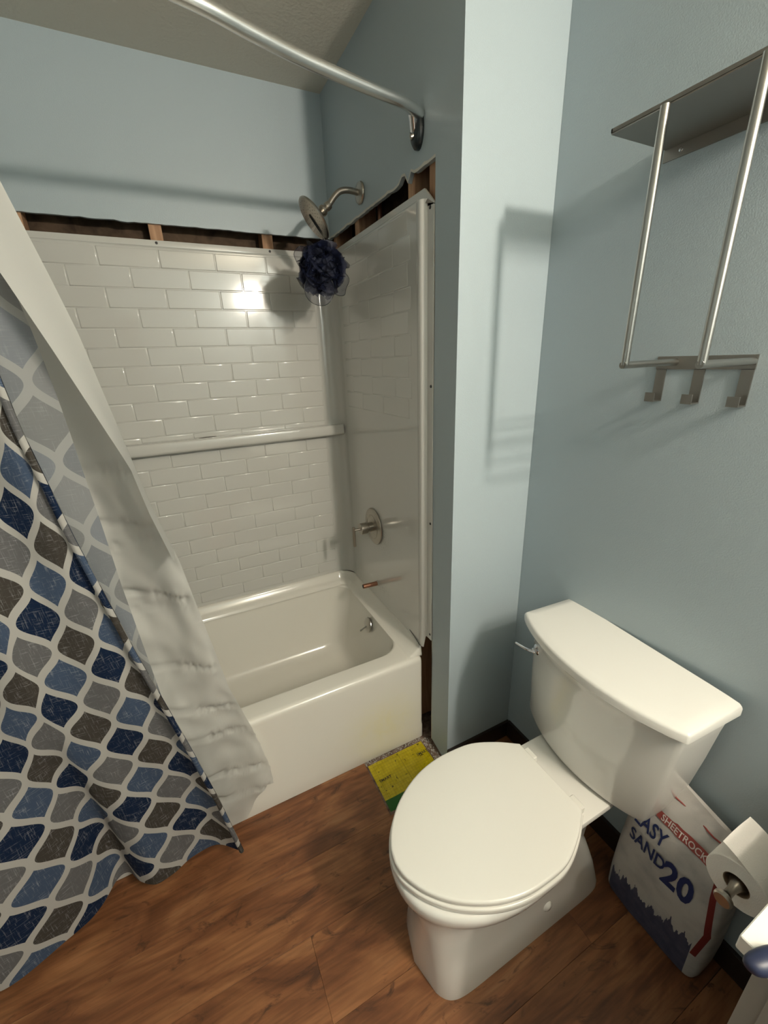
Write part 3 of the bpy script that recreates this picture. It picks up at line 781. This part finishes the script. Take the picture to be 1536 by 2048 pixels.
rings = [base_ring(.185, -.372, .045, .118, 0, TY - .004), base_ring(.184, -.372, .045, .117, .02, TY - .004), base_ring(.168, -.370, .042, .108, .10, TY - .002, 9),
         base_ring(.140, -.372, .040, .103, .19, TY, 6), outline(.10, -.418, .108, -.12, 4, 2.8, .25), outline(.075, -.432, .130, -.15, 3.0, 2.4, .30),
         outline(.065, -.450, .160, -.18, 2.6, 2.2, .335), outline(.06, -.461, .178, -.19, 2.5, 2.15, .365), outline(.06, -.462, .182, -.19, 2.5, 2.1, .385),
         outline(.06, -.460, .180, -.19, 2.5, 2.1, .395), outline(.056, -.452, .172, -.19, 2.5, 2.1, .400)]
loft(bm, rings)
link_mesh('bowl', bm, 'porcelain', toi, 50)
# rear deck that carries the tank
bm = bmesh.new()
def deck(z, g, xb=.20, w=.128): return [Vector(p) for p in ((xb + g, TY + w + g, z), (.02, TY + w + g, z), (-.05, TY + w + .015 + g, z), (-.05, TY - w - .015 - g, z), (.02, TY - w - g, z), (xb - .07 + g, TY - w - g, z), (xb + g, TY - w + .01 - g, z))]
loft(bm, [deck(.12, -.03, .15, .11), deck(.26, -.02, .15, .105), deck(.33, -.012, .17, .112), deck(.365, -.004, .19, .122), deck(.392, 0), deck(.401, -.003), deck(.403, -.008)])
bmesh.ops.recalc_face_normals(bm, faces=bm.faces)
link_mesh('rear_deck', bm, 'porcelain', toi, 45)
for s in (-1,):
    bm = bmesh.new(); lathe(bm, (-.045, TY - .103, .09), (.0, -1, .12), [(0, 0), (.016, 0), (.015, .009), (.009, .014), (0, .015)], 20); link_mesh('bolt_cap', bm, 'porcelain', toi, 40)
# lid and seat
half = catmull([(.028, .112, 0), (-.03, .150, 0), (-.10, .180, 0), (-.17, .187, 0), (-.24, .183, 0), (-.31, .163, 0), (-.378, .125, 0), (-.425, .080, 0), (-.452, .034, 0), (-.459, 0, 0)], 6)
def seat_ring(z, g, tw=.035):
    pts = [(p.x, p.y) for p in half]; pts = pts + [(x, -y) for x, y in reversed(pts[:-1])]
    cx = -.2; out = []
    n = len(pts)
    for k, (x, y) in enumerate(pts):
        sx = 1 + g / .24; sy = 1 + g / .187
        X = cx + (x - cx) * sx; Y = y * sy
        out.append(Vector((X, TY + .003 + Y - tw * (X + .2) * .6 + 0, z)))
    return out
def slab(z0, z1, g, r):
    rs = [seat_ring(z0, g - r)]
    for k in range(1, 4): a = k / 4 * PI / 2; rs.append(seat_ring(z0 + r - r * math.cos(a), g - r + r * math.sin(a)))
    rs.append(seat_ring(z0 + r, g)); rs.append(seat_ring(z1 - r, g))
    for k in range(1, 5): a = k / 4 * PI / 2; rs.append(seat_ring(z1 - r + r * math.sin(a), g - r + r * math.cos(a)))
    return rs
bm = bmesh.new(); loft(bm, slab(.402, .4205, .004, .005)); bmesh.ops.recalc_face_normals(bm, faces=bm.faces); link_mesh('seat', bm, 'seat', toi, 40)
bm = bmesh.new(); rs = slab(.4225, .440, 0, .006); rs.append(seat_ring(.4408, -.025)); rs.append(seat_ring(.4412, -.08)); loft(bm, rs); bmesh.ops.recalc_face_normals(bm, faces=bm.faces); link_mesh('lid', bm, 'seat', toi, 35)
for s in (-1, 1):
    boxo('hinge', (.020, .052, TY - .003 + s * .083 - .020, TY - .003 + s * .083 + .020, .400, .424), 'seat', toi, .006, 3)
# tank
TA = math.radians(-3.6); tc = Vector((.302, -1.389, 0))
def tk(x, y, z):   # tank local frame: x towards the room is negative, rotated a little about z
    y += .018 * sstep((.74 - z) / .32); c, s = math.cos(TA), math.sin(TA); return tc + Vector((c * x - s * y, s * x + c * y, z))
def tank_ring(hw, dside, dmid, z, rc=.018, n=22, back=0.0):
    pts = [(back, hw - rc * .3), (back, -hw + rc * .3)]; pts = [(-back, hw)] and []
    out = [tk(-back, hw - .003, z), tk(-back - .003, hw, z)]
    # side, corner
    out += [tk(-dside + rc, hw, z), tk(-dside + rc * .4, hw - rc * .15, z), tk(-dside + .0, hw - rc * .6, z)]
    for k in range(1, n):
        y = (hw - rc * .6) * (1 - 2 * k / n); q = y / (hw - rc * .6)
        out.append(tk(-(dside + (dmid - dside) * (1 - q * q) ** .9), y, z))
    out += [tk(-dside, -hw + rc * .6, z), tk(-dside + rc * .4, -hw + rc * .15, z), tk(-dside + rc, -hw, z), tk(-back - .003, -hw, z), tk(-back, -hw + .003, z)]
    return out
bm = bmesh.new()
rings = [tank_ring(.200, .136, .184, .408), tank_ring(.207, .143, .193, .413), tank_ring(.211, .147, .198, .43), tank_ring(.224, .153, .213, .60), tank_ring(.229, .158, .222, .70), tank_ring(.232, .161, .226, .725), tank_ring(.232, .166, .231, .742), tank_ring(.236, .172, .238, .760), tank_ring(.236, .172, .238, .768)]
loft(bm, rings); bmesh.ops.recalc_face_normals(bm, faces=bm.faces)
link_mesh('tank', bm, 'porcelain', toi, 35)
bm = bmesh.new()
def tl(g, z): return tank_ring(.251 + g, .181 + g, .241 + g, z, .007, back=-.006)
rings = [tl(-.012, .762), tl(-.003, .764), tl(0, .768), tl(0, .786), tl(-.002, .7905), tl(-.006, .7935), tl(-.03, .7950), tl(-.07, .7955)]
loft(bm, rings); bmesh.ops.recalc_face_normals(bm, faces=bm.faces); link_mesh('tank_lid', bm, 'porcelain', toi, 35)
# flush lever
lp = tk(-.182, .180, .698)
bm = bmesh.new(); lathe(bm, lp + Vector((.004, 0, 0)), (-1, .22, 0), [(0, 0), (.0165, 0), (.017, .003), (.013, .007), (.0085, .009), (.0085, .016), (.006, .018), (0, .018)], 24)
fv = link_mesh('flush_lever', bm, 'chrome', toi, 30); fv['label'] = 'chrome flush lever'
bm = bmesh.new(); a = lp + Vector((-.014, .003, 0)); tube(bm, catmull([a, a + Vector((-.008, .016, -.001)), a + Vector((-.009, .040, -.004)), a + Vector((-.008, .062, -.008))], 5), [.005 - .0001 * k for k in range(16)], 12)
link_mesh('lever_arm', bm, 'chrome', fv, 40)

# ------------------------------------------------------------------ wall rack
rk = empty('wall_rack', 'brushed steel wall rack with top plate, two upright tubes and three hooks above the toilet', 'rack')
PXF = .140
bm = bmesh.new(); box(bm, PXF, W, -1.57, -1.226, 1.948, 1.951, .001, 1); link_mesh('top_plate', bm, 'steel_plate', rk, 40)
bm = bmesh.new(); box(bm, PXF, PXF + .003, -1.57, -1.226, 1.9511, 1.9575); box(bm, PXF, W, -1.229, -1.226, 1.9511, 1.9575); link_mesh('plate_rim', bm, 'steel_plate', rk)
bm = bmesh.new(); box(bm, W - .003, W - .0002, -1.57, -1.226, 1.925, 1.9478); link_mesh('wall_flange', bm, 'steel_plate', rk)
for y in (-1.262, -1.51):
    bm = bmesh.new(); lathe(bm, (W - .003, y, 1.937), (-1, 0, 0), [(0, 0), (.0042, 0), (.0036, .0016), (0, .0022)], 14); link_mesh('rack_screw', bm, 'chrome', rk, 30)
for y in (-1.335, -1.482):
    bm = bmesh.new(); tube(bm, [(PXF - .006, y, 1.521), (PXF - .006, y, 1.9478)], .0078, 20); link_mesh('upright_tube', bm, 'steel', rk, 40)
    bm = bmesh.new(); tube(bm, [(PXF - .013, y, 1.5215), (W - .004, y, 1.5215)], .0072, 20); link_mesh('cross_tube', bm, 'steel', rk, 40)
bm = bmesh.new(); box(bm, W - .0035, W - .0003, -1.488, -1.293, 1.506, 1.534); hp = link_mesh('hook_plate', bm, 'steel_plate', rk)
for y in (-1.306, -1.388, -1.476):
    bm = bmesh.new(); box(bm, W - .0035, W - .0007, y - .011, y + .011, 1.437, 1.507); box(bm, W - .031, W - .0007, y - .011, y + .011, 1.4345, 1.4370); box(bm, W - .031, W - .0285, y - .011, y + .011, 1.4371, 1.455)
    link_mesh('hook', bm, 'steel_plate', hp)

# ------------------------------------------------------------------ bag of joint compound
bag = empty('compound_bag', 'white paper bag of drywall compound with navy and red print, between toilet and vanity', 'bag')
BY0, BY1 = -1.495, -1.750
SEC = [(.002, .246, .050, .122), (.02, .248, .056, .127), (.10, .250, .058, .129), (.22, .250, .060, .128), (.32, .252, .055, .124), (.37, .256, .044, .121), (.41, .262, .030, .118), (.44, .270, .018, .115), (.465, .278, .008, .112), (.478, .280, .004, .108)]
def sec(z):
    for a, b in zip(SEC, SEC[1:]):
        if z <= b[0]: t = (z - a[0]) / (b[0] - a[0]); return [lerp(a[i], b[i], t) for i in (1, 2, 3)]
    return list(SEC[-1][1:])
BC = -1.622
def bag_pt(ang, z, sx=1):
    cx, hx, hy = sec(z); c, s = math.cos(ang), math.sin(ang); n = 5.0
    x = cx + math.copysign(abs(c) ** (2 / n), c) * hx; y = BC + math.copysign(abs(s) ** (2 / n), s) * hy
    pz = Vector((x * 14, y * 14, z * 5))
    x += .007 * noise.noise(pz) + .004 * noise.noise(Vector((x * 4, y * 45, z * 6))) * sstep((z - .3) / .1)
    x = min(x, W - .016)
    return Vector((x, y - .010 * (z / .47 - .3), z + (.018 * math.sin((y - BC) * 22) if z > .4 else 0)))
def front_x(y, z):
    cx, hx, hy = sec(z); yy = y + .010 * (z / .47 - .3); q = min(.98, abs((yy - BC) / hy)); n = 5.0
    x = cx - hx * (1 - q ** n) ** (1 / n)
    pz = Vector((x * 14, yy * 14, z * 5))
    return x + .007 * noise.noise(pz) + .004 * noise.noise(Vector((x * 4, yy * 45, z * 6))) * sstep((z - .3) / .1)
bm = bmesh.new(); uvl = bm.loops.layers.uv.new('UVMap'); NA = 72; zs = [.002 + .476 * k / 60 for k in range(61)]
G_ = [[bm.verts.new(bag_pt(2 * PI * k / NA, z)) for k in range(NA)] for z in zs]
for a in range(60):
    for k in range(NA):
        f = bm.faces.new((G_[a][k], G_[a][(k + 1) % NA], G_[a + 1][(k + 1) % NA], G_[a + 1][k]))
        for lpz in f.loops: lpz[uvl].uv = (BY0 - lpz.vert.co.y, lpz.vert.co.z)
bm.faces.new(G_[-1]); bm.faces.new(list(reversed(G_[0])))
link_mesh('bag_body', bm, 'bag', bag, 60)
def bag_text(name, body, y0, z0, size, m, bold, xs=1.0, slope=0.0, off=.0028, shear=0):
    me = text_mesh(body, size, bold, xscale=xs); 
    bm = bmesh.new(); bm.from_mesh(me); bmesh.ops.triangulate(bm, faces=bm.faces[:])
    for v in bm.verts:
        tx, tz = v.co.x, v.co.y; y = y0 - tx - shear * tz; z = z0 + tz + slope * tx; v.co = Vector((front_x(y, z) - off, y, z))
    bm.to_mesh(me); bm.free(); me.materials.clear()
    return link_data(name, me, m, bag)
bag_text('printed_word', 'EASY', -1.528, .334, .056, 'navy_ink', .0011, .66)
bag_text('printed_word', 'SAND', -1.528, .274, .056, 'navy_ink', .0011, .66)
bag_text('printed_number', '20', -1.622, .246, .105, 'navy_ink', .0036, .68)
bm = bmesh.new(); g = []
for k in range(25):
    y = lerp(-1.566, -1.722, k / 24); zz = .392 - .010 * k / 24
    g.append([bm.verts.new((front_x(y, zz + d) - .0028, y, zz + d)) for d in (-.003, .005, .013, .021)])
for a, b in zip(g, g[1:]):
    for k in range(3): bm.faces.new((a[k], a[k + 1], b[k + 1], b[k]))
link_mesh('red_band', bm, 'red_ink', bag)
bag_text('printed_word', 'SHEETROCK', -1.578, .392, .021, 'white_ink', .0003, .93, -.06, .0044)
bm = bmesh.new(); tube(bm, [bag_pt(PI + a, .462 + .01) + Vector((-.0035, 0, 0)) for a in ()] or [Vector((sec(.45)[0] - .017 + .004 * math.sin(k), lerp(-1.515, -1.72, k / 14), .447 + .014 * math.sin((lerp(-1.515, -1.72, k / 14) - BC) * 22))) for k in range(15)], .0022, 6)
link_mesh('red_edge_line', bm, 'red_ink', bag, 60)

# ------------------------------------------------------------------ vanity, paper holder, paper roll
van = empty('vanity', 'grey vanity cabinet with a thick white top at the right edge of the picture', 'vanity')
boxo('vanity_top', (-.172, W - .003, -2.98, -1.842, .772, .800), 'vanity_top', van, .004, 3)
bm = bmesh.new(); box(bm, -.140, W - .016, -2.96, -1.862, .10, .7718, .003); box(bm, -.09, W - .016, -2.94, -1.88, 0, .10); link_mesh('cabinet', bm, 'vanity', van, 40)
for y0, y1 in ((-2.22, -1.885), (-2.57, -2.235), (-2.92, -2.585)):
    boxo('door', (-.156, -.1402, y0, y1, .14, .745), 'vanity', van, .004)
obj = empty('brush', 'dark blue plastic brush end poking over the front edge of the vanity top', 'brush')  # unidentified blue plastic item, its full shape is made up
bm = bmesh.new(); rings = []
for k in range(15):
    a = k / 14 * PI; r = math.sin(a) ** .55 if 0 < k < 14 else .02; t = -math.cos(a)
    rings.append([Vector((-.178 + .031 * t, -1.874 - .008 * t, .8125)) + Vector((0, .014 * r * math.cos(q), .0115 * r * math.sin(q))) for q in [2 * PI * j / 24 for j in range(24)]])
loft(bm, rings); bmesh.ops.recalc_face_normals(bm, faces=bm.faces); link_mesh('brush_head', bm, 'blue_plastic', obj, 50)
bm = bmesh.new(); tube(bm, [(-.152, -1.882, .811), (-.10, -1.91, .811), (-.02, -1.97, .811)], [.009, .008, .0095], 14); link_mesh('handle', bm, 'blue_plastic', obj, 50)

RC = Vector((.085, -1.772, .560))
roll = empty('toilet_paper_roll', 'partly used white toilet paper roll with a loose end, beside the vanity', 'toilet paper')
bm = bmesh.new(); lathe(bm, RC, (1, 0, 0), [(.0225, 0), (.0515, 0), (.053, .0015), (.053, .1035), (.0515, .105), (.0225, .105), (.0225, 0)], 56, cap=False); bmesh.ops.recalc_face_normals(bm, faces=bm.faces); link_mesh('paper', bm, 'paper', roll, 40)
bm = bmesh.new(); lathe(bm, RC + Vector((.001, 0, 0)), (1, 0, 0), [(.0222, 0), (.0222, .103), (.0208, .103), (.0208, 0), (.0222, 0)], 40, cap=False); bmesh.ops.recalc_face_normals(bm, faces=bm.faces); link_mesh('cardboard_core', bm, 'core', roll, 40)
bm = bmesh.new(); tail = []
for k in range(12):
    t = k / 11; a = lerp(1.2, 2.05, t); rad = .0536 + .030 * t ** 2.0
    tail.append([bm.verts.new((RC.x + u * .104, RC.y - math.cos(a) * rad, RC.z + math.sin(a) * rad + .004 * t * math.sin(u * 4))) for u in [q / 6 for q in range(7)]])
for a, b in zip(tail, tail[1:]):
    for k in range(6): bm.faces.new((a[k], a[k + 1], b[k + 1], b[k]))
link_mesh('loose_end', bm, 'paper', roll, 180)
hol = empty('paper_holder', 'chrome toilet paper holder post with flared round end through the paper roll', 'paper holder')
bm = bmesh.new(); lathe(bm, RC + Vector((-.050, 0, -.002)), (1, 0, 0), [(0, 0), (.013, 0), (.0155, .003), (.0155, .009), (.011, .013), (.0075, .020), (.0072, .034), (.010, .046), (.0155, .058), (.0165, .075), (.0165, .15), (0, .15)], 32); link_mesh('spindle', bm, 'brushed', hol, 30)
bm = bmesh.new(); tube(bm, [RC + Vector((.158, 0, -.002)), RC + Vector((.158, -.084, -.002))], .008, 16); tube(bm, [RC + Vector((.095, 0, -.002)), RC + Vector((.165, 0, -.002))], .008, 16); link_mesh('arm', bm, 'brushed', hol, 40)
bm = bmesh.new(); lathe(bm, (RC.x + .158, -1.8618, RC.z - .002), (0, 1, 0), [(0, 0), (.024, 0), (.025, .003), (.022, .007), (0, .008)], 28); link_mesh('mounting_plate', bm, 'brushed', hol, 30)

# ------------------------------------------------------------------ vanity light (behind the camera, on the right wall)
vl = empty('vanity_light', 'three-bulb vanity light bar on the right wall, behind the camera', 'light')
boxo('back_bar', (W - .03, W, -3.06, -2.38, 2.13, 2.21), 'brushed', vl, .006)
for k, (x, y, z) in enumerate(LAMPS):
    bm = bmesh.new(); tube(bm, [(W - .03, y, z), (x + .052, y, z)], .014, 16); link_mesh('socket', bm, 'brushed', vl, 40)
    ld = bpy.data.lights.new('bulb', 'POINT'); ld.energy = LAMP_W; ld.color = LAMP_COL; ld.shadow_soft_size = .036
    lo = bpy.data.objects.new('bulb', ld); COL.objects.link(lo); lo.location = (x, y, z); lo.parent = vl
